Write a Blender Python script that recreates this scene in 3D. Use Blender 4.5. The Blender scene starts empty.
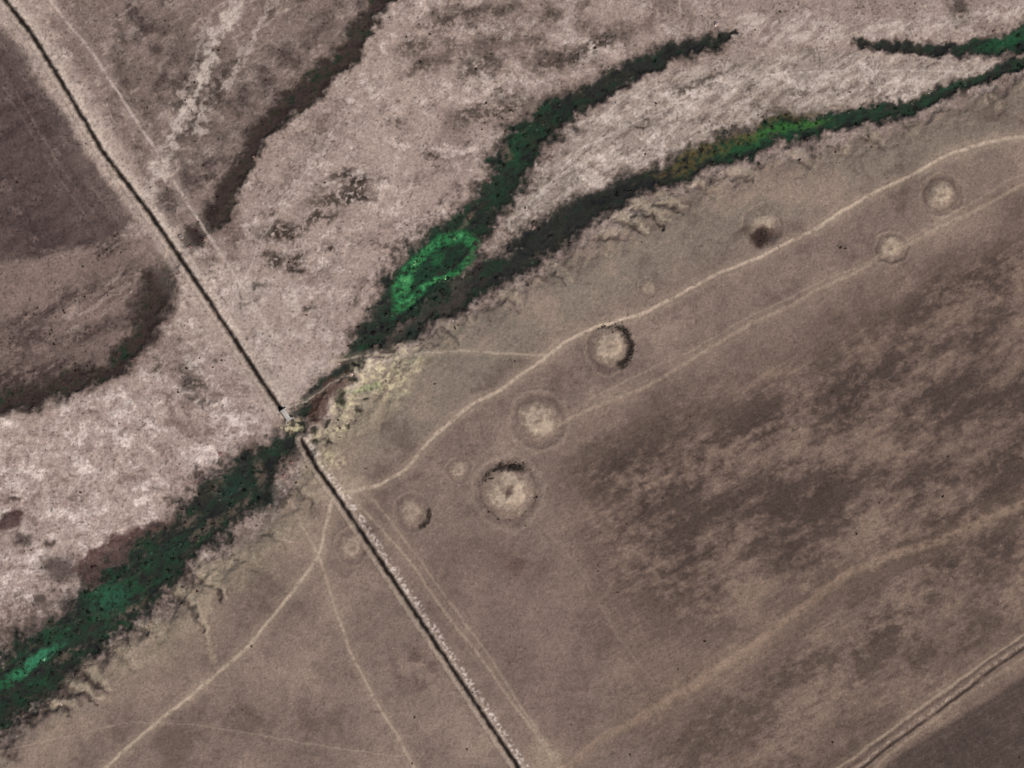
import bpy, math, numpy as np
from mathutils import Vector
rng=np.random.default_rng(7)
F=np.float32
# ------------------------------------------------------------------ noise
_tabs={}
def perlin(x,y,seed):
    if seed not in _tabs:
        r=np.random.default_rng(seed+100)
        p=r.permutation(256).astype(np.int32); p=np.concatenate([p,p])
        a=r.random(256)*2*np.pi
        _tabs[seed]=(p,np.cos(a).astype(F),np.sin(a).astype(F))
    p,gx,gy=_tabs[seed]
    x0=np.floor(x);y0=np.floor(y)
    xf=(x-x0).astype(F);yf=(y-y0).astype(F)
    xi=x0.astype(np.int32)&255; yi=y0.astype(np.int32)&255
    u=xf*xf*xf*(xf*(xf*6-15)+10); v=yf*yf*yf*(yf*(yf*6-15)+10)
    a=p[xi]; b=p[(xi+1)&255]
    def g(h,dx,dy): return gx[h]*dx+gy[h]*dy
    y1=(yi+1)&255
    n00=g(p[a+yi],xf,yf); n10=g(p[b+yi],xf-1,yf)
    n01=g(p[a+y1],xf,yf-1); n11=g(p[b+y1],xf-1,yf-1)
    l0=n00+u*(n10-n00); l1=n01+u*(n11-n01)
    return (l0+v*(l1-l0))*F(1.5)
def fbm(x,y,o,seed,gain=.5):
    s=0;a=1;t=0
    for i in range(o):
        s=s+a*perlin(x*(2.03**i)+i*17.3,y*(2.03**i)-i*9.1,seed+i); t+=a; a*=gain
    return s/t*F(1.35)
def ridged(x,y,o,seed):
    s=0;a=1;t=0
    for i in range(o):
        s=s+a*(1-np.abs(perlin(x*(2.1**i)+i*7,y*(2.1**i)+i*3,seed+i))*2); t+=a; a*=.55
    return s/t
def S(a,b,x):
    t=np.clip((x-a)/(b-a),0,1); return t*t*(3-2*t)
def lin(c):
    c=np.array(c,dtype=float)/255
    return np.where(c<.04045,c/12.92,((c+.055)/1.055)**2.4).astype(F)

# ------------------------------------------------------------------ map grid (metres; mx east, my south from the NW corner)
STEP=1.0
def axis(half):
    n=int(half/STEP)
    c=np.arange(-n,n+1)*STEP
    ext=[];s=STEP*1.3;p=c[-1]
    while p<42000:
        p+=s; ext.append(p); s*=1.24
    ext=np.array(ext)
    return np.concatenate([-ext[::-1],c,ext]),len(ext),len(c)
ax,ex,nxd=axis(580); ay,ey,nyd=axis(445)
NX,NY=len(ax),len(ay)
X,Y=np.meshgrid(ax,ay)           # Y north
X=X.ravel();Y=Y.ravel()
mx=(X+512).astype(F); my=(384-Y).astype(F)

w1=fbm(mx/40,my/40,3,1); w2=fbm(mx/40,my/40,3,11)
w3=fbm(mx/9,my/9,3,21); w4=fbm(mx/9,my/9,3,31)
wx=mx+7*w1+4.5*w3; wy=my+7*w2+4.5*w4
lx=mx+1.5*w1+.6*w3; ly=my+1.5*w2+.6*w4       # gently wandering tracks
fu=mx*.82-my*.57; fv=mx*.57+my*.82           # valley-aligned coordinates

def pline(pts,x,y,margin=90):
    n=len(pts[0])-2
    D=np.full(x.shape,1e6,F); A=[np.zeros(x.shape,F) for _ in range(n)]
    for p,q in zip(pts[:-1],pts[1:]):
        m=np.nonzero((x>min(p[0],q[0])-margin)&(x<max(p[0],q[0])+margin)&(y>min(p[1],q[1])-margin)&(y<max(p[1],q[1])+margin))[0]
        if len(m)==0: continue
        dx,dy=q[0]-p[0],q[1]-p[1]
        t=np.clip(((x[m]-p[0])*dx+(y[m]-p[1])*dy)/(dx*dx+dy*dy),0,1)
        d=np.hypot(x[m]-p[0]-t*dx,y[m]-p[1]-t*dy)
        k=d<D[m]; mm=m[k]; D[mm]=d[k]
        for i in range(n): A[i][mm]=p[2+i]+t[k]*(q[2+i]-p[2+i])
    return [D]+A
def inside(poly,x,y):
    r=np.zeros(x.shape,bool); n=len(poly)
    for i in range(n):
        x1,y1=poly[i]; x2,y2=poly[(i+1)%n]
        if y1==y2: continue
        c=(y1>y)!=(y2>y)
        r^= c&(x<(x2-x1)*(y-y1)/(y2-y1)+x1)
    return r
def sdpoly(poly,x,y,margin=150):
    D=pline([p for p in poly+[poly[0]]],x,y,margin)[0]
    return np.where(inside(poly,x,y),D,-D)
def region(poly,soft,x=None,y=None):
    x=wx if x is None else x; y=wy if y is None else y
    return S(-soft,soft,sdpoly(poly,x,y))
def blob(cx,cy,rx,ry,ang=0,x=None,y=None,soft=.35):
    x=wx if x is None else x; y=wy if y is None else y
    a=math.radians(ang);c,s=math.cos(a),math.sin(a)
    dx=x-cx;dy=-(y-cy)
    r=np.hypot((dx*c+dy*s)/rx,(-dx*s+dy*c)/ry)
    return 1-S(1-soft,1+soft,r)

nA=fbm(mx/70,my/70,5,40); nB=fbm(mx/22,my/22,5,50,.6); nC=fbm(mx/6,my/6,4,60,.65); nD=fbm(mx/2.6,my/2.6,2,70)
nF=fbm(fu/60,fv/17,5,80,.6); nG=fbm(fu/26,fv/7,4,90,.6)
nH=fbm((mx+10*w1)/50,(my+10*w2)/34,6,100,.74)
nK=fbm((mx+5*w3)/13,(my+5*w4)/11,5,105,.75)
rd=ridged((mx+12*w3)/40,(my+12*w4)/40,4,110)
rv=ridged((fu+8*w3+6*w1)/24,(fv+8*w4+6*w2)/12,3,125)
col=np.zeros((len(mx),3),F); col[:]=lin((148,131,121))
def mix(c,m):
    global col
    m=np.clip(m,0,1)[:,None]; col=col*(1-m)+lin(c)[None]*m
def mul(f):
    global col
    col=col*np.maximum(f,0.15)[:,None]

# ------------------------------------------------------------------ flood plain
mix((172,155,144),S(-.15,.5,nH*.7+nF*.3+nK*.2)*.75)
mix((110,94,87),S(.0,.5,-nH*.6-nA*.5-.05-nK*.2)*.8)
midleft=region([(-400,258),(40,262),(100,242),(150,232),(180,290),(165,345),(110,385),(0,415),(-400,440)],8)
mix((118,101,94),midleft*.9)
upmid=region([(70,-300),(440,-300),(385,0),(300,95),(240,165),(190,235),(150,200),(110,120),(60,40)],8)
mix((120,104,97),upmid*.85)
mix((76,64,60),upmid*S(.0,.4,nB*.6+nA*.5+nK*.3)*.85)
mix((154,138,128),upmid*S(.1,.5,nG*.8-nB*.3+nK*.3)*.7)
lowleft=region([(-400,440),(0,432),(70,405),(150,375),(225,345),(275,405),(285,432),(240,470),(160,520),(60,610),(0,650),(-400,900)],9)
mix((160,142,133),lowleft*.85)
mix((206,191,182),lowleft*S(.0,.42,nH+rd*.35-.22+nK*.5)*.82)
mix((120,102,94),lowleft*S(.08,.4,-nH*.8-nB*.2-nK*.5)*.75)
island=region([(505,225),(530,190),(570,130),(640,85),(740,50),(860,52),(1000,62),(930,92),(830,112),(740,132),(640,172),(560,212),(520,238)],5)
mix((152,138,127),island*.85)
mix((188,174,163),island*S(-.05,.45,nG*.6+nF*.5+nK*.3)*.7)
mix((112,98,90),island*S(.05,.42,-nG*.7-nB*.2-nK*.3)*.7)
centre=region([(330,100),(500,90),(520,130),(480,190),(430,240),(380,310),(330,365),(285,395),(230,310),(250,200)],14)
mix((156,139,130),centre*.35)
flats=1-np.clip(midleft+upmid*.6,0,1)
mix((196,181,171),flats*S(.1,.45,nH*.7+rd*.3-.2+nK*.45)*.6)
mix((96,83,77),flats*S(.18,.5,nB*.5-nF*.4+nK*.35)*.65*(1-.4*lowleft))
mix((200,186,176),flats*S(.60,.82,rv)*S(-.3,.3,nH+nB*.4)*.5)
mix((88,76,71),flats*S(.68,.88,ridged((mx+9*w3)/36,(my+9*w4)/30,3,128))*S(-.1,.4,-nA+nB*.3)*.6)
topr=region([(620,-300),(1400,-300),(1400,0),(1024,20),(860,35),(730,30),(660,20)],14)
mix((136,120,112),topr*.5)
topc=region([(390,-60),(640,-60),(640,60),(560,90),(480,110),(400,60)],20)
mix((96,83,77),topc*S(-.1,.35,nB*.7-nH*.4+nK*.3)*.7)
mix((186,172,161),region([(720,12),(900,22),(1060,-5),(1060,12),(900,36),(760,44)],6)*S(-.2,.4,nG+.15)*.65)
mix((176,162,152),region([(250,270),(300,290),(345,340),(330,365),(285,395),(255,350),(225,300)],8)*S(-.3,.3,nH+nK*.4)*.6)
canalNW=[(-600,-905),(-90,-150),(5,0),(30,32),(60,80),(100,148),(150,214),(190,273),(230,333),(262,382),(281,410)]
canalSE=[(301,440),(315,465),(340,500),(370,545),(410,605),(450,665),(490,725),(520,770),(640,950),(1100,1640)]
cNW=pline(canalNW,mx+.8*w3,my+.8*w4)[0]; cSE=pline(canalSE,mx+.8*w3,my+.8*w4)[0]
def off(l,o):
    out=[]
    for i,p in enumerate(l):
        a=l[max(i-1,0)];b=l[min(i+1,len(l)-1)]
        dx,dy=b[0]-a[0],b[1]-a[1];L=math.hypot(dx,dy)
        out.append((p[0]+dy/L*o,p[1]-dx/L*o))
    return out
field=region([(-900,-900),(-60,-60),(18,52),(60,112),(105,178),(132,222),(95,243),(40,262),(-900,330)],5)
mix((90,76,72),field)
mix((66,55,54),field*S(-.1,.45,nA*.6+nF*.6+nK*.35)*.75)
mix((118,102,95),field*S(.05,.5,nB-.1+nK*.3)*.6)
for o in (-52,-44,-30):
    d=pline(off(canalNW,o),lx,ly)[0]; mix((124,108,101),(1-S(.4,1.8,d))*.35*field*S(-.4,.2,nB))
# ------------------------------------------------------------------ plateau
scarp=[(-40000,28000),(-200,860),(-50,772),(0,740),(45,706),(100,655),(150,622),(185,590),(215,565),(265,530),(300,478),(330,440),(372,398),(412,350),(460,318),(500,296),(560,262),(600,237),(650,212),(700,186),(760,166),(830,147),(900,126),(960,101),(1024,78),(1150,20),(40000,-28000)]
plat_poly=scarp+[(42001,42001),(-42001,42001)]
sd=sdpoly(plat_poly,mx+3*w3+5*w1,my+3*w4+5*w2,margin=220); sd=np.where(np.abs(sd)>9e5,np.sign(sd)*220,sd)
gul=ridged((mx+3*w3)/30+(my)/90,(my+3*w4)/42,2,140)
sdg=sd+ (gul-.5)*10*S(60,8,np.abs(sd))
plat=S(-3,7,sdg)
mix((122,106,96),plat)
mix((138,123,109),plat*S(90,10,sd)*S(-.5,.4,nB+.1)*.7)
mix((122,113,101),plat*region([(420,330),(620,240),(900,140),(1024,95),(1024,130),(850,190),(700,260),(560,330),(420,440),(350,470)],25)*.65)
mix((138,120,108),plat*S(.0,.5,nA+nK*.4)*.6)
mix((100,85,78),plat*S(.0,.5,-nA-.08-nK*.4)*.65)
brown=region([(560,470),(600,430),(700,380),(850,300),(1300,90),(1300,1200),(850,1200),(700,800),(620,700),(560,560)],36)
mix((110,93,83),plat*brown*.75)
pu=mx*.86-my*.51; pv=mx*.51+my*.86
pn=fbm((pu+8*w1)/95,(pv+8*w2)/46,5,150,.66)
pn2=fbm((pu+3*w3)/17,(pv+3*w3)/8,5,160,.75)
pn3=fbm((mx+4*w3)/11,(my+4*w4)/8,4,165,.75)
dk=region([(575,470),(600,430),(690,420),(770,380),(870,325),(960,260),(1300,110),(1300,560),(1100,600),(950,600),(870,575),(800,590),(720,620),(660,620),(600,560)],44)
mix((98,82,74),dk*.45)
dks=S(-.16,.34,pn*.9+pn2*.45+pn3*.35+.04)
mix((70,59,54),dk*dks*.74)
dk2=region([(700,700),(800,630),(870,585),(960,610),(1300,520),(1300,700),(1024,625),(920,700),(830,768),(800,1000),(600,1000),(640,770)],26)
mix((76,64,58),dk2*S(-.12,.4,pn*.8+pn2*.5+pn3*.35+nA*.3)*.68)
mix((136,117,102),plat*brown*S(.05,.42,-pn*.7-pn2*.4-pn3*.3)*.5)
corner=region([(845,800),(900,752),(970,710),(1034,668),(1400,430),(1400,1300),(700,1300)],4,mx,my)
mix((76,65,60),corner*.9); mix((100,86,78),corner*S(0,.5,pn2+nB*.4)*.5)
lowmid=region([(380,560),(520,520),(600,640),(600,760),(530,740),(440,640)],25)
mix((112,95,87),lowmid*.55)
mix((92,72,68),blob(515,565,9,7,soft=.7)*.6); mix((90,74,69),blob(415,672,22,16,-30,soft=.7)*S(-.3,.3,nB)*.85)
mix((88,75,70),blob(330,735,45,18,10,soft=.7)*S(-.2,.4,nB)*.5)
for p in [(620,470,30,14,20),(650,505,18,30,0),(700,460,36,18,30),(770,430,30,26,20),(850,400,40,20,30),(930,300,30,12,30),(985,270,26,10,30),(905,610,60,14,35),(690,560,40,14,30),(960,520,50,14,30),(800,500,44,12,30)]:
    mix((66,55,50),blob(*p,soft=.9)*S(-.25,.3,pn2*.6+.5*pn+.5*pn3)*.5)
st=fbm(pu/240,pv/3.2,2,170); mul(1+.12*st*plat*brown)
st2=fbm(pv/200,pu/5,2,175); mul(1+.06*st2*plat*brown)

# ------------------------------------------------------------------ dark / light patches of the flood plain
for p in [(340,196,34,6,14),(355,184,20,5,10),(362,198,14,5,-10),(280,228,20,7,12),(275,238,22,5,10),(294,262,7,14,-30),(276,258,9,8,0),(320,216,20,5,20),(345,174,14,4,10),(335,252,6,3,0),(270,213,9,4,0),(300,272,8,4,0)]:
    mix((52,44,38),blob(*p,soft=.7)*S(-.35,.0,nC)*.92)
for p in [(156,367,7,8,0),(195,383,14,12,30),(352,303,6,9,0),(434,157,6,4,0),(505,8,10,5,0),(550,14,10,6,0),(495,35,14,5,0),(600,42,18,7,25),(560,60,40,9,20),(480,65,22,9,15),(960,8,12,14,60),(500,110,40,10,20),(210,75,18,34,20),(190,110,14,34,25),(450,18,40,8,15),(415,45,24,10,20),(420,70,20,6,20),(470,110,20,6,30),(700,80,40,4,25),(200,400,14,5,20),(180,372,10,5,0),(250,300,10,4,30),(255,285,6,4,0),(640,130,12,3,20),(400,120,14,5,20),(440,200,10,3,30),(380,240,8,3,0),(246,298,9,6,0),(310,310,8,3,20)]:
    mix((66,57,51),blob(*p,soft=.7)*S(-.3,.08,nC*.8+nB*.4)*.82)
for p in [(258,85,34,26,35),(285,58,30,18,40),(235,130,22,16,50),(160,40,26,40,30),(140,90,16,40,30),(180,150,16,24,20),(320,30,30,14,40)]:
    mix((74,63,58),blob(*p,soft=.8)*S(-.4,.3,nC*.6+nB*.6)*.65)
for p in [(60,300,60,10,25),(110,245,26,12,45),(30,340,45,18,15),(50,372,50,14,15),(115,285,34,8,35),(95,330,40,9,20),(10,375,30,12,10),(150,300,20,26,-10)]:
    mix((60,48,46),blob(*p,soft=.7)*S(-.4,.2,nG*.6+nC*.6)*.8)
mix((164,146,135),region([(60,300),(140,262),(150,280),(90,330),(40,350)],5)*S(-.1,.4,nG)*.5)
mix((66,44,43),blob(12,520,16,10,15)*.9)
mix((74,63,59),blob(58,568,20,14,0,soft=.6)*.85)
mix((80,57,54),region([(72,568),(105,540),(160,520),(195,518),(160,545),(125,575),(92,592)],4)*.9*S(-.9,-.1,nC))
mix((78,70,65),region([(150,545),(200,515),(250,475),(275,462),(250,490),(180,560)],5)*.5)
mix((88,75,68),region([(0,600),(60,590),(90,600),(50,630),(0,655)],7)*S(-.2,.3,nC)*.75)
for p in [(20,648,5,8,0),(70,610,8,5,30),(40,600,6,4,0),(22,540,10,4,20),(48,540,6,4,0),(10,500,8,3,0)]: mix((66,56,52),blob(*p,soft=.6)*.8)
for pts,c,wd in [([(250,-30),(238,10),(212,42),(205,75),(190,105),(168,150),(150,190)],(186,172,161),6),
              ([(290,-30),(262,20),(240,60),(215,100),(190,135)],(168,154,145),3.5),
              ([(205,20),(196,60),(182,95)],(158,144,136),3),
              ([(150,200),(175,232),(210,262),(240,300)],(176,160,149),4)]:
    d=pline(pts,wx+3*w3,wy+3*w4)[0]; mix(c,(1-S(wd*.1,wd*1.7,d+wd*nB*1.3))*S(-.45,.2,nK+.1)*.8)
mix((178,162,152),region([(262,345),(300,360),(330,350),(318,372),(290,400),(270,385)],5)*.5)

# ------------------------------------------------------------------ rivers   (x,y,halfwidth,greenness)
R1=[(733,37,3,.12),(720,39,6,.12),(690,47,8,.12),(640,65,9,.13),(590,95,12,.18),(550,118,15,.3),(525,138,18,.38),(512,170,20,.34),(490,200,18,.26),(468,228,19,.3),(440,258,31,.36),(412,287,26,.36),(388,318,20,.28),(365,345,13,.26),(340,370,7,.12),(315,393,7,.1),(298,413,6,.2)]
R1b=[(294,430,8,.2),(275,455,15,.26),(245,482,26,.2),(215,507,26,.22),(185,540,24,.24),(150,572,27,.3),(110,605,31,.34),(70,640,32,.28),(30,672,33,.3),(-10,700,35,.32),(-120,770,34,.4),(-700,1180,34,.4)]
R2=[(1500,-190,10,.5),(1150,0,9,.5),(1024,62,6,.3),(980,78,6,.24),(930,98,7,.26),(880,112,9,.3),(830,122,11,.42),(780,131,13,.46),(735,145,13,.38),(690,165,12,.2),(640,182,12,.08),(600,203,15,.05),(560,228,16,.05),(530,247,15,.08),(490,272,15,.16),(455,297,13,.22),(420,322,10,.2),(385,347,8,.18)]
R3=[(1500,-210,14,.6),(1100,8,13,.6),(1024,39,11,.52),(985,46,8,.36),(950,48,6,.18),(900,47,4.5,.06),(860,43,3.5,.05)]
OM=[(640,-330,9,.1),(385,0,8,.1),(340,60,9,.16),(300,95,10,.14),(262,130,9,.08),(240,170,10,.05),(215,210,10,.05),(185,243,8,.05)]
OM2=[(172,258,8,.08),(160,280,12,.08),(152,312,13,.08),(140,343,9,.16),(105,370,8,.16),(60,388,11,.12),(0,402,12,.1),(-300,430,12,.1)]
veg=np.zeros(len(mx),F); core=np.zeros(len(mx),F)
gn=fbm(mx/13,my/13,5,200,.7); ge=fbm(mx/24,my/24,4,210,.65)
gl=fbm((fu+5*w1)/34,(fv+5*w2)/8,4,215,.65)
riv_m={}
for nm,pts in [('OM',OM),('OM2',OM2),('R3',R3),('R2',R2),('R1b',R1b),('R1',R1)]:
    d,w,g=pline(pts,wx,wy); w=np.maximum(w,.1)
    s=d/w+.25*nC+.6*ge+.25*gn
    s0=np.where(d<500,s,99)
    old=nm in('OM','OM2')
    fr=(1-S(.95,1.75,s0+.45*nB)); k=(1-S(.66,1.02,s0))
    mix((70,60,55),fr*.72)
    mix((50,47,42),(1-S(.85,1.25,s0+.3*nC))*.6)
    mix((32,34,31) if not old else (58,47,44),k*.93)
    gg=np.clip(g*2.0-.05+gn*.65+gl*.6,0,1)
    mix((30,47,34),k*S(.2,.65,gg)*.9)
    mix((28,62,41),k*S(.65,1.0,gg)*.75)
    mix((18,22,24) if not old else (40,33,31),k*S(.05,.45,-gn*.7-gl*.5)*.8)
    mix((72,64,53),k*S(.2,.5,gl*.7-gn*.5)*S(.1,.7,s0)*.75)
    mix((50,50,38),k*S(.15,.5,-gl*.5+nB*.7)*.55)
    veg=np.maximum(veg,k*np.clip(g*2.2,0.15,1)); veg=np.maximum(veg,fr*.10); core=np.maximum(core,(1-S(.4,1.3,s0)))
    riv_m[nm]=s0<1.0
for p in [(232,512,14,4,35),(262,478,5,12,10),(205,530,12,4,30),(248,498,4,8,0),(190,520,10,4,40),(130,610,18,3,35),(70,655,20,3,35),(470,222,10,3,50),(505,155,4,8,0),(218,488,5,8,0),(285,462,5,6,0)]:
    mix((92,80,70),blob(*p,soft=.8)*S(-.4,.1,nC)*.85)
bxx=mx+2.5*w3+3*w1; byy=my+2.5*w4+3*w2
def pool(b,c,s): mix(c,b*s*S(-.5,.2,nC*.8+gn*.6+.05))
for p,c,s in [((438,264,30,26,35),(24,48,34),.75),((425,300,20,14,40),(24,41,32),.6)]: pool(blob(*p,soft=.5,x=bxx,y=byy),c,s)
ring=[(398,306,6),(401,288,9),(409,270,6),(424,253,4),(442,240,6),(462,236,6),(476,243,4),(473,257,3),(460,270,3.5),(442,277,2),(426,284,2.5),(413,297,5),(400,306,6)]
d,w=pline(ring,mx+2*w3+2*w1,my+2*w4+2*w2); w=np.maximum(w,.1)
pool(1-S(.5,1.5,d/w+.4*gn+.3*nC),(42,108,62),.9); pool((1-S(.1,.8,d/w))*S(-.05,.3,gn+.4*nC),(82,154,96),.6)
pool(blob(437,260,9,6,30,soft=.5,x=bxx,y=byy),(32,80,46),.7)
for p,c,s in [((742,146,28,5,18),(34,78,42),.6),((775,131,30,4.5,12),(48,98,44),.8),((805,124,22,3.5,8),(56,104,44),.65),((725,148,16,4,15),(28,70,46),.6),
          ((1008,41,22,5,15),(26,70,44),.85),((965,82,20,3,20),(30,58,40),.6),((110,598,18,12,25),(36,86,62),.6),((38,660,24,5,35),(50,118,84),.85),((18,674,14,5,30),(46,110,76),.8),((60,635,10,4,30),(32,80,54),.55),((5,684,12,5,30),(34,94,58),.7),
          ((267,498,13,15,0),(24,40,32),.95),((235,480,18,9,30),(26,46,36),.6),((225,492,12,7,30),(30,55,45),.55),((175,548,16,6,30),(30,60,45),.5),((524,140,18,9,30),(26,50,34),.5),((500,195,8,16,30),(26,50,34),.4),
          ((366,388,10,3,20),(80,160,64),.9),((378,384,6,2.5,-40),(72,150,64),.8),((352,391,5,2,10),(84,160,64),.7),((412,335,12,9,40),(26,42,33),.8)]:
    pool(blob(*p,soft=.7,x=bxx,y=byy),c,s)
mix((78,69,40),region([(640,176),(690,150),(740,132),(790,114),(860,96),(800,118),(740,142),(690,170)],4)*S(-.3,.2,nC)*.7)
mix((78,55,47),region([(305,415),(312,395),(340,372),(352,372),(345,390),(325,412),(312,422)],3)*.8*S(-.9,-.1,nC))
mix((160,146,124),region([(300,440),(330,415),(360,375),(400,352),(432,352),(415,385),(380,420),(345,450),(322,478),(306,470)],8)*.6)
for p in [(325,434,16,8,10),(352,398,12,11,40),(408,362,16,10,-25),(372,372,22,11,10),(395,382,14,16,30),(345,412,14,7,0),(330,462,12,8,0),(340,425,12,6,0),(290,425,8,6,0)]:
    mix((192,180,146),blob(*p,soft=.8)*S(-.1,.3,nC+.3*nK+.08)*.8)
for p in [(312,428,5,4,0),(316,440,6,3,0),(342,402,4,8,0),(300,450,5,8,0),(330,445,4,3,0),(360,410,6,3,0),(312,452,4,6,0),(348,378,5,3,0),(322,420,4,3,0),(365,400,4,2,0),(352,425,3,3,0)]:
    mix((34,38,30),blob(*p,soft=.6)*.9)
# fans and side gullies cut into the terrace edge
Z=np.zeros(len(mx),F)
gullies=[[(48,708),(62,706),(74,714)],[(66,690),(84,694),(96,706)],[(84,672),(98,684),(106,694)],[(108,650),(124,658),(134,672)],[(140,628),(156,634),(164,648)],[(176,596),(192,606),(200,622),(206,640)],[(198,580),(216,590),(222,604)],[(230,556),(246,562),(256,574)],[(262,532),(276,540),(290,548)],[(296,488),(308,500),(312,516)],
 [(598,240),(612,238),(628,243)],[(618,222),(632,226),(646,236)],[(636,210),(650,214),(664,226)],[(656,202),(670,205),(684,214)],[(684,188),(700,190),(712,198)],[(728,176),(744,178),(756,184)],[(548,270),(560,276),(566,288)],[(500,298),(514,302),(520,312)],[(790,158),(802,164),(812,172)],[(860,140),(874,146),(884,152)],[(440,328),(452,338),(456,350)]]
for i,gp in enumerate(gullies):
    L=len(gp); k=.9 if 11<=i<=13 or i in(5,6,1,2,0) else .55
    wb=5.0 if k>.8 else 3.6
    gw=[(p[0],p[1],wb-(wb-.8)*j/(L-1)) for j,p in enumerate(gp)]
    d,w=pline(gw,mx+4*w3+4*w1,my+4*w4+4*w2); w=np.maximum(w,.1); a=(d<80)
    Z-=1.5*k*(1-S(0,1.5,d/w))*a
    mix((60,52,47),(1-S(.2,1.45,d/w+.5*nC))*a*.8*k)  # shade of each gully painted into the ground colour
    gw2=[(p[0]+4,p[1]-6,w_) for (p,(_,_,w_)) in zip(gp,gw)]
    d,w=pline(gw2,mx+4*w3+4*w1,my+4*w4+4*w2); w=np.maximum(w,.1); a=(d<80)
    mix((166,152,131),(1-S(.2,2.1,d/w+.5*nC))*a*.7*k); Z+=.7*k*(1-S(0,2.6,d/w))*a  # pale spur alongside, doubling as the gully's painted light side
bank=S(-14,2,sd)*S(16,0,sd)
mix((64,56,51),bank*S(.0,.35,nK+nB*.4)*.7)  # dark spots along the scarp, its shade put into the colour
mix((158,144,124),S(-4,6,sd)*S(30,8,sd)*S(.05,.4,-nK*.6+nB*.5)*.6)
mix((158,144,122),region([(200,560),(240,555),(215,580),(212,625),(218,665),(208,665),(206,620),(192,590)],3)*.45*S(-.7,.1,nC))
mix((150,137,117),region([(215,570),(300,500),(315,520),(270,560),(235,590)],10)*.4)
mix((150,138,118),region([(110,660),(190,605),(205,630),(150,665),(118,684)],9)*.35)

# ------------------------------------------------------------------ burial mounds
mounds=[(508,491,33,.85,3.0),(538,420,27,.85,2.4),(609,347,23,.8,2.2),(940,195,20,.8,2.2),(891,248,16,.75,1.4),(762,226,21,.5,1.4),(648,287,10,.4,.6),(412,512,18,.5,1.1),(352,546,17,.55,1.1),(458,470,12,.55,.8)]
mmask=[]
for i,(x,y,r,s,h) in enumerate(mounds):
    q=np.hypot(mx+2.6*w3+2.5*w1-x,my+2.6*w4+2.5*w2-y)/r+.14*nB
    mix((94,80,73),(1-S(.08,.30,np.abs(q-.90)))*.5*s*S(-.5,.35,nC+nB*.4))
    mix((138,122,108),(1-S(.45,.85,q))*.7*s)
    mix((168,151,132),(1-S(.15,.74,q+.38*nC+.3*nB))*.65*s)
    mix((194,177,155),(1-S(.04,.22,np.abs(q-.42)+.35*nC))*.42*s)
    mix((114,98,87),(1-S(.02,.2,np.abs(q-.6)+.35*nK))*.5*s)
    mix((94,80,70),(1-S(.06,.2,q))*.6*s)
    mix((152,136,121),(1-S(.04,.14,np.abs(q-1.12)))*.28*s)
    Z+=h*(1-S(.1,.85,q))-.5*s*(1-S(0,.2,np.abs(q-.9)))-1.2*s*(1-S(0,.24,q))+.35*s*(1-S(0,.14,np.abs(q-1.12)))
    mmask.append(np.hypot(mx-x,my-y)<r*1.15)
def garc(cx,cy,r,a0,a1,w,k,c=(46,40,35)):  # dark mound arcs; under the shrubs they paint in ground shade
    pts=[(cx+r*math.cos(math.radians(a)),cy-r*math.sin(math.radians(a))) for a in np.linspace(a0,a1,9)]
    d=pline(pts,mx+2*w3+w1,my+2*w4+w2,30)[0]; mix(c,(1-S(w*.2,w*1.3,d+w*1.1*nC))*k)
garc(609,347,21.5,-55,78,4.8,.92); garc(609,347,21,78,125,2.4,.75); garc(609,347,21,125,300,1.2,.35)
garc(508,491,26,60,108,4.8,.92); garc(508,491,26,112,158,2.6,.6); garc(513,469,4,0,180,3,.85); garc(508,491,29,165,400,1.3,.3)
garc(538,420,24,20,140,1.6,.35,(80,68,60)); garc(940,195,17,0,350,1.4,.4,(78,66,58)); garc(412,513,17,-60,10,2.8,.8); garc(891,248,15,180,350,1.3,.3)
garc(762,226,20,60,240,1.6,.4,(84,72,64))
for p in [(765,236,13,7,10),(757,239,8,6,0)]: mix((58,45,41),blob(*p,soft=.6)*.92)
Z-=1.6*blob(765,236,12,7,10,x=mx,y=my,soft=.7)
mix((80,66,60),blob(742,232,9,5,30,soft=.7)*.7); mix((164,149,131),blob(766,221,12,4,0,soft=.6)*.5)
mix((74,59,53),blob(510,492,4,6,0,soft=.7)*.75)
mix((84,73,64),blob(840,247,7,5,0,soft=.8)*S(-.4,.2,nC)*.7)

# ------------------------------------------------------------------ tracks
T1=[(1500,80),(1100,128),(1024,137),(985,142),(950,155),(900,180),(850,207),(800,237),(760,257),(720,272),(680,295),(640,315),(600,326),(565,342),(535,366),(505,387),(470,406),(432,438),(405,470),(380,485),(336,494)]
T1b=[(548,355),(500,354),(460,351),(420,353),(360,356),(330,362)]
T2=[(1500,-30),(1100,145),(1024,185),(970,213),(900,249),(840,280),(790,305),(740,330),(700,355),(650,385),(600,405),(560,425)]
T2b=[(1500,-40),(1100,150),(1010,180),(940,222),(868,262),(800,292),(740,322),(690,352),(630,378),(590,400)]
T3=[(333,498),(325,530),(320,555),(290,595),(250,645),(210,680),(160,720),(105,768),(0,850),(-300,1060)]
T3b=[(293,505),(305,530),(320,556),(335,605),(350,650),(375,700),(400,740),(415,768),(470,880)]
T4=[(352,498),(400,548),(440,605),(475,650),(510,700),(545,745),(562,775),(640,900)]
T4b=[(372,498),(402,535),(448,600),(485,650),(520,705),(552,750),(575,790)]
T5=[(540,790),(600,740),(650,712),(700,682),(760,640),(810,602),(855,568),(940,540),(1100,470)]
T6=[(740,850),(835,770),(870,745),(920,708),(970,672),(1024,634),(1300,440)]
T6b=[(770,850),(858,770),(900,738),(950,702),(1000,664),(1034,640),(1300,458)]
T6c=[(790,850),(880,762),(960,700),(1034,650),(1300,470)]
T7=[(520,505),(550,535),(580,570),(620,640),(662,692)]
T8=[(-200,760),(0,752),(60,738),(130,722),(200,725),(300,742),(400,757)]
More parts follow.
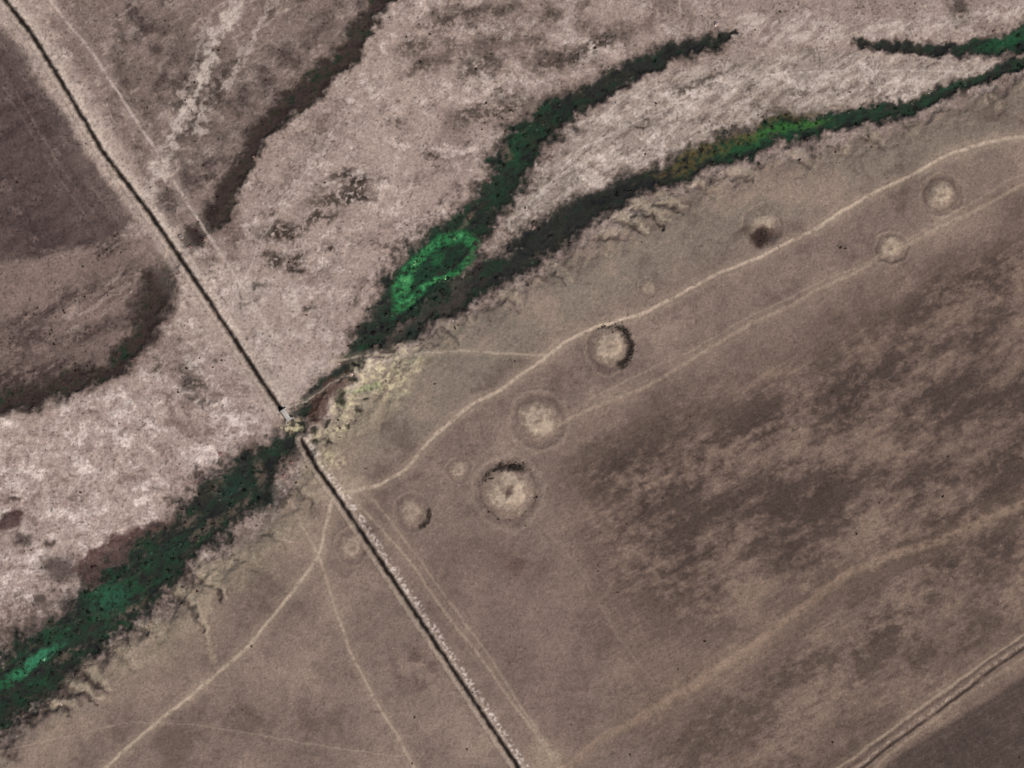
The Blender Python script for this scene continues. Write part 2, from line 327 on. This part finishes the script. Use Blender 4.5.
T9=[(-10,-95),(50,0),(90,50),(130,110),(165,165),(195,215),(225,260),(252,302),(275,340)]
T12=[(430,352),(380,362),(340,378),(305,402),(288,408)]
T13=[(340,120),(300,180),(262,240),(235,300),(225,335)]
T14=[(520,215),(580,150),(660,110),(760,75),(860,70),(960,72)]
T10=off(canalNW,-9); T11=off(canalNW,7)
tracks=[(T1,2.0,(178,160,141),.85),(T1b,1.3,(168,153,134),.65),(T2,2.4,(156,138,121),.6),(T2b,1.2,(154,137,121),.4),(T3,2.0,(172,155,136),.85),(T3b,1.6,(164,147,129),.65),(T4,1.6,(160,143,125),.6),(T4b,1.3,(158,141,124),.5),(T5,5.0,(146,125,107),.55),(T6,1.6,(158,140,122),.7),(T6c,2.2,(146,129,112),.55),(T7,1.0,(134,117,105),.4),(T8,1.0,(150,133,119),.5),(T9,1.7,(178,162,151),.75),(T10,6.0,(164,148,137),.6),(T11,3.4,(184,169,157),.6),(T12,1.0,(184,169,153),.5),(T13,.9,(184,170,160),.4),(T14,1.2,(190,177,166),.4)]
tm=[]
for pts,w,c,s in tracks:
    d=pline(pts,lx,ly)[0]
    mix(c,(1-S(w*2,w*5,d))*.2*s)
    mix(c,(1-S(w*.3,w*1.35,d+.5*nC+.5*nB))*s*S(-1.0,.15,nC+nB*.7))
    tm.append(d<w*1.6); Z-=.15*(1-S(0,w*1.2,d))
mix((58,49,44),(1-S(.8,2.2,pline(T6b,lx,ly)[0]))*.85*S(-.8,0,nB))
mix((78,66,60),(1-S(.8,2.0,pline(off(T6b,9),lx,ly)[0]))*.5)
mix((170,153,136),(1-S(.8,2.0,pline(off(T6b,4),lx,ly)[0]))*.5*S(-.3,.2,nC))
mix((158,140,120),blob(545,755,16,16,0,soft=.7)*.5)
mix((160,145,126),blob(338,487,26,10,20,soft=.7)*.5); mix((162,148,126),blob(318,470,14,12,0,soft=.7)*.45)

# ------------------------------------------------------------------ canal
cw=fbm(mx/10,my/10,3,230)
for d,st_ in ((cNW,0),(cSE,1)):
    mix((176,160,146),(1-S(3.5,8.5,d+3*nC+2*nB))*.5)
    mix((92,80,72),(1-S(2.0,4.0,d+.8*nC))*.5)
    mix((28,24,22),(1-S(.9,2.5,d+.8*cw+.4*nC))*.97)  # dark canal bottom, with the ditch's shadow line painted in
    Z+=1.0*(1-S(1.5,3.5,np.abs(d-5)))-2.0*(1-S(.6,3.4,d))
dots=pline(off(canalSE,6.5),mx,my)[0]
dn=perlin((mx+2*w3)/3.1,(my+2*w4)/3.1,240)
mix((204,192,181),(1-S(1.5,5,dots+1.5*nB))*S(.05,.5,dn+.8*nC+.1)*.65)
dots2=pline(off(canalNW,3.8),mx,my)[0]; mix((190,176,164),(1-S(.6,1.8,dots2))*.5*S(-.4,.2,nC))
dots3=pline(off(canalSE,-5),mx,my)[0]; mix((150,134,118),(1-S(1,3,dots3+nC))*.4)

# ------------------------------------------------------------------ grit
g=rng.normal(0,1,len(mx)).astype(F)
fl=1-plat
rough=np.where(core>.3,1.1,.68+.42*fl)
mul(1+ (0.17*nD+.21*nC+.14*nK)*rough +.065*g)
spk=perlin(mx/3.1,my/3.1,250); mul(1-.5*S(.45,.72,spk+.4*nB)*(1-core)*(.45+.55*fl))
spk2=perlin(mx/2.2,my/2.2,255); mul(1+.20*S(.3,.8,spk2)*(1-core))
mul(1-.18*S(.45,.7,ridged((mx+8*w1)/22,(my+8*w2)/22,2,270))*fl*(1-core)*S(-.2,.3,nH))
mul(1+.11*nA+.08*fbm(mx/160,my/160,2,280))
lum=col.mean(1); ref=.20
col*=((np.maximum(lum,.01)/ref)**(.08*(1-np.clip(core,0,1))))[:,None]

# ------------------------------------------------------------------ heights
Zb=-5.5*(1-S(-16,30,sdg))+1.0*nA+.42*nB+.14*nC
Zb+=-1.6*core*fl
Zf=Z+Zb+.03*g
far=S(600,3000,np.hypot(X,Y)); Zf=Zf*(1-far)+far*(-3)

# ------------------------------------------------------------------ meshes
GAIN=np.array([1.05,1.02,1.01],F)
col=np.clip(col*GAIN,0.004,.85)
P=np.stack([X,Y,Zf],1).astype(F)
rgba=np.concatenate([col,np.ones((len(col),1),F)],1).astype(F)

def new_mesh(name,verts,quads,colors,mat,smooth=True,size=4):
    me=bpy.data.meshes.new(name)
    me.vertices.add(len(verts)); me.vertices.foreach_set('co',np.ascontiguousarray(verts,dtype=F).ravel())
    nf=len(quads); me.loops.add(nf*size); me.loops.foreach_set('vertex_index',np.ascontiguousarray(quads,dtype=np.int32).ravel())
    me.polygons.add(nf); me.polygons.foreach_set('loop_start',(np.arange(nf)*size).astype(np.int32))
    try: me.polygons.foreach_set('loop_total',np.full(nf,size,np.int32))
    except Exception: pass
    me.polygons.foreach_set('use_smooth',np.full(nf,smooth,bool))
    a=me.attributes.new('Col','FLOAT_COLOR','POINT'); a.data.foreach_set('color',np.ascontiguousarray(colors,dtype=F).ravel())
    me.update(calc_edges=True); me.materials.append(mat)
    ob=bpy.data.objects.new(name,me); bpy.context.scene.collection.objects.link(ob); return ob

def earth_mat(name,rough=.95,bump=.25,scale=.6,amt=.18,spec=.1):
    m=bpy.data.materials.new(name); m.use_nodes=True; nt=m.node_tree; N=nt.nodes; L=nt.links
    b=N['Principled BSDF']; b.inputs['Roughness'].default_value=rough; b.inputs['Specular IOR Level'].default_value=spec
    at=N.new('ShaderNodeAttribute'); at.attribute_name='Col'
    geo=N.new('ShaderNodeNewGeometry')
    n=N.new('ShaderNodeTexNoise'); n.inputs['Scale'].default_value=scale; n.inputs['Detail'].default_value=3; n.inputs['Roughness'].default_value=.65
    L.new(geo.outputs['Position'],n.inputs['Vector'])
    mr=N.new('ShaderNodeMapRange'); mr.inputs['From Min'].default_value=.3; mr.inputs['From Max'].default_value=.7
    mr.inputs['To Min'].default_value=1-amt; mr.inputs['To Max'].default_value=1+amt
    L.new(n.outputs['Fac'],mr.inputs['Value'])
    vm=N.new('ShaderNodeVectorMath'); vm.operation='SCALE'; L.new(at.outputs['Color'],vm.inputs[0]); L.new(mr.outputs['Result'],vm.inputs['Scale'])
    L.new(vm.outputs['Vector'],b.inputs['Base Color'])
    if bump>0:
        bp=N.new('ShaderNodeBump'); bp.inputs['Strength'].default_value=bump; bp.inputs['Distance'].default_value=.6
        L.new(n.outputs['Fac'],bp.inputs['Height']); L.new(bp.outputs['Normal'],b.inputs['Normal'])
    return m
mg=earth_mat('dry_soil'); mr_=earth_mat('dirt_track',bump=.15,amt=.12); mw=earth_mat('marsh_channel',rough=.8,amt=.25,spec=.15)
mleaf=earth_mat('foliage',rough=.8,bump=.0,scale=1.2,amt=.3,spec=.1)

idx=np.arange(NX*NY).reshape(NY,NX)
quads=np.stack([idx[:-1,:-1],idx[:-1,1:],idx[1:,1:],idx[1:,:-1]],-1).reshape(-1,4)
new_mesh('ground',P,quads,rgba,mg)
densex=(np.abs(X)<900)&(np.abs(Y)<800)
lift_i=[0]
def lay(name,mask,mat):
    m=mask&densex
    fm=m[quads].any(1); q=quads[fm]
    if len(q)==0: return
    u,inv=np.unique(q,return_inverse=True)
    v=P[u].copy(); lift_i[0]+=1; v[:,2]+=.02+.006*lift_i[0]
    new_mesh(name,v,inv.reshape(-1,4),rgba[u],mat)
for m,(pts,w,c,s) in zip(tm,tracks): lay('dirt_road',m,mr_)
for m in mmask: lay('burial_mound',m,mg)
lay('irrigation_canal',(cNW<7)|(cSE<7),mg)
for nm in ('R1','R1b','R2','R3'): lay('river',riv_m[nm],mw)
for nm in ('OM','OM2'): lay('dry_river_channel',riv_m[nm],mg)

# ------------------------------------------------------------------ vegetation masses (leafy clumps)
def lookup(arr,x,y):
    i=np.clip(np.round((x-512-ax[ex])/STEP).astype(int)+ex,0,NX-1); j=np.clip(np.round((384-y-ay[ey])/STEP).astype(int)+ey,0,NY-1)
    return arr[j*NX+i]
def bushes(name,x,y,r,c,flat=.45,K=16):
    n=len(x); z=lookup(Zf,x,y)
    dirs=rng.normal(size=(n,K,3)); dirs/=np.linalg.norm(dirs,axis=2,keepdims=True)+1e-6
    dirs[:,:,2]=np.abs(dirs[:,:,2])
    rad=rng.uniform(.2,1,(n,K,1))*r[:,None,None]
    cen=dirs*rad; cen[:,:,2]*=flat
    cen[:,:,0]+=(x-512)[:,None]; cen[:,:,1]+=(384-y)[:,None]; cen[:,:,2]+=z[:,None]
    dirs=dirs+np.array([0,0,.9]); dirs/=np.linalg.norm(dirs,axis=2,keepdims=True)
    a=rng.normal(size=(n,K,3)); a/=np.linalg.norm(a,axis=2,keepdims=True)
    b=np.cross(a,dirs+.3*rng.normal(size=dirs.shape)); b/=np.linalg.norm(b,axis=2,keepdims=True)+1e-6
    a=np.cross(b,dirs); a/=np.linalg.norm(a,axis=2,keepdims=True)+1e-6
    s=(rng.uniform(.2,.45,(n,K,1))*r[:,None,None])
    V=np.stack([cen-a*s-b*s*.6,cen+a*s*.7-b*s,cen+a*s+b*s*.6,cen-a*s*.6+b*s],2).reshape(-1,3)
    cc=c[:,None,:]*rng.uniform(.6,1.5,(n,K,1)); cc=np.repeat(cc.reshape(-1,3),4,axis=0)
    cc=np.concatenate([np.clip(cc,.003,.8),np.ones((len(cc),1))],1)
    return new_mesh(name,V,np.arange(len(V)).reshape(-1,4),cc,mleaf,smooth=False)
def sample(mask,N):
    x=rng.uniform(-60,1084,N); y=rng.uniform(-55,823,N)
    return (x,y)+( lookup(mask,x,y)>rng.random(N), )
vm_=veg*S(-.5,.3,nC+gn*.5+.15)
x,y,k=sample(vm_,52000); x,y=x[k],y[k]
c=lookup(col,x,y); lum=c.mean(1,keepdims=True); c=(c*.8+lum*.2)*np.exp(rng.normal(-.08,.42,(len(x),1))); c[:,0]*=rng.uniform(.9,1.4,len(x)); r=.8+2.6*rng.random(len(x))**2
print('veg',len(x))
bushes('riverside_shrubs',x,y,r,c,K=12)
scr=np.zeros(len(mx),F)
for p in [(340,196,34,7,14),(355,184,20,6,10),(280,232,22,10,12),(292,262,18,12,-20),(322,215,22,6,20),(156,367,7,8,0),(195,383,14,14,30),(352,303,6,10,0),(434,157,6,4,0),(505,8,10,5,0),(550,14,10,6,0),(495,35,14,5,0),(600,42,18,7,25),(560,60,40,9,20),(480,65,22,9,15),(500,110,40,12,20),(60,300,60,10,25),(50,372,50,14,15),(30,340,45,18,15),(110,245,26,12,45),(190,110,14,34,25),(450,18,40,8,15)]:
    scr=np.maximum(scr,blob(*p,soft=.7)*S(-.2,.2,nC))
scr=np.maximum(scr*.4,.005+.08*fl*S(.05,.5,nB)+.07*S(25,0,np.abs(sd)))
x,y,k=sample(scr,45000); x,y=x[k],y[k]
c=np.tile(lin((48,41,34)),(len(x),1))*rng.uniform(.6,1.5,(len(x),1))
bushes('scrub',x,y,.45+1.4*rng.random(len(x))**2,c,K=9)
def arc(cx,cy,r,a0,a1,n,w):
    a=np.radians(rng.uniform(a0,a1,n)); rr=r+rng.normal(0,w,n); return cx+rr*np.cos(a),cy-rr*np.sin(a)
A=[arc(609,347,21.5,-50,78,80,2.1),arc(609,347,21,70,120,18,1.2),arc(508,491,26,60,110,38,2.0),arc(508,491,25,110,160,16,1.6),arc(514,468,4,0,180,18,2.2),arc(508,491,29,160,420,14,1.8),arc(412,514,16,-50,10,14,1.6),arc(765,236,4,0,360,30,3),arc(840,247,3,0,360,6,2)]
x=np.concatenate([a[0] for a in A]);y=np.concatenate([a[1] for a in A])
bushes('mound_shrubs',x,y,rng.uniform(.6,1.7,len(x)),np.tile(lin((48,42,36)),(len(x),1))*rng.uniform(.6,1.4,(len(x),1)),flat=.35,K=12)

# ------------------------------------------------------------------ sluice bridge at the river crossing
def simple(name,c,rough=.85):
    m=bpy.data.materials.new(name); m.use_nodes=True; N=m.node_tree.nodes;L=m.node_tree.links
    b=N['Principled BSDF'];b.inputs['Roughness'].default_value=rough
    n=N.new('ShaderNodeTexNoise');n.inputs['Scale'].default_value=1.5;n.inputs['Detail'].default_value=6
    r_=N.new('ShaderNodeValToRGB'); r_.color_ramp.elements[0].position=.3; r_.color_ramp.elements[1].position=.7
    r_.color_ramp.elements[0].color=(c[0]*.6,c[1]*.6,c[2]*.6,1); r_.color_ramp.elements[1].color=(*c,1)
    L.new(n.outputs['Fac'],r_.inputs['Fac']);L.new(r_.outputs['Color'],b.inputs['Base Color']); return m
conc=simple('weathered_concrete',(.55,.51,.46)); steel=simple('rusty_steel',(.12,.08,.06),.6)
root=bpy.data.objects.new('sluice_bridge',None); bpy.context.scene.collection.objects.link(root)
bx,by=286.,415.; zb=float(lookup(Zf,np.array([bx]),np.array([by]))[0])
root.location=(bx-512,384-by,zb); root.rotation_euler=(0,0,math.radians(-56))
def part(n,s,l,m,bev=.08):
    import bmesh
    bm=bmesh.new(); bmesh.ops.create_cube(bm,size=1); bmesh.ops.scale(bm,vec=s,verts=bm.verts)
    bmesh.ops.bevel(bm,geom=bm.edges[:],offset=bev,segments=1,affect='EDGES')
    me=bpy.data.meshes.new(n);bm.to_mesh(me);bm.free();me.materials.append(m)
    o=bpy.data.objects.new(n,me);bpy.context.scene.collection.objects.link(o);o.parent=root;o.location=l
part('deck',(13,5,.5),(0,0,2.2),conc)
part('abutment_1',(1.4,7.5,3),(-5.6,0,.45),conc); part('abutment_2',(1.4,7.5,3),(5.6,0,.45),conc)
part('pier',(.9,5.6,3),(0,0,.45),conc)
for i,(sx,sy) in enumerate([(-7.6,4.6),(7.6,4.6),(-7.6,-4.6),(7.6,-4.6)]): part('wing_wall_%d'%i,(4,.6,2.4),(sx,sy,.3),conc)
for s in (-1,1):
    part('rail_%d'%s,(12.6,.12,.12),(0,s*2.3,3.5),steel,.02)
    for i in range(7): part('post_%d_%d'%(s,i),(.14,.14,1.1),(-6+2*i,s*2.3,2.95),steel,.02)
for s in (-1,1):
    part('gate_%d'%s,(4.2,.25,2.0),(s*2.8,-2.85,.9),steel,.03); part('hoist_frame_%d'%s,(4.4,.35,.35),(s*2.8,-2.95,4.2),steel,.03)
    part('hoist_leg_%d'%s,(.3,.3,2.3),(s*4.9,-2.95,3.1),steel,.03)

# ------------------------------------------------------------------ light, sky, camera
sc=bpy.context.scene
W=bpy.data.worlds.new('World');sc.world=W;W.use_nodes=True;N=W.node_tree.nodes;L=W.node_tree.links
bg=N['Background'];bg.inputs['Strength'].default_value=.07
sky=N.new('ShaderNodeTexSky');sky.sky_type='NISHITA';sky.sun_disc=False
EL,AZ=42,140   # azimuth clockwise from north (SE)
sky.sun_elevation=math.radians(EL);sky.sun_rotation=math.radians(AZ)
L.new(sky.outputs['Color'],bg.inputs['Color'])
sl=bpy.data.lights.new('sun','SUN');sl.energy=4.3;sl.angle=math.radians(.5);sl.color=(1,.95,.88)
so=bpy.data.objects.new('sun',sl);sc.collection.objects.link(so)
dv=Vector((math.sin(math.radians(AZ))*math.cos(math.radians(EL)),math.cos(math.radians(AZ))*math.cos(math.radians(EL)),math.sin(math.radians(EL))))
so.rotation_euler=dv.to_track_quat('Z','Y').to_euler(); so.location=dv*500
cd=bpy.data.cameras.new('camera');co=bpy.data.objects.new('camera',cd);sc.collection.objects.link(co)
co.location=(0,0,3000);co.rotation_euler=(0,0,0);cd.sensor_width=36;cd.lens=36*3003/1024;cd.clip_start=10;cd.clip_end=120000
sc.camera=co
sc.view_settings.view_transform='Standard';sc.view_settings.look='None';sc.view_settings.exposure=0
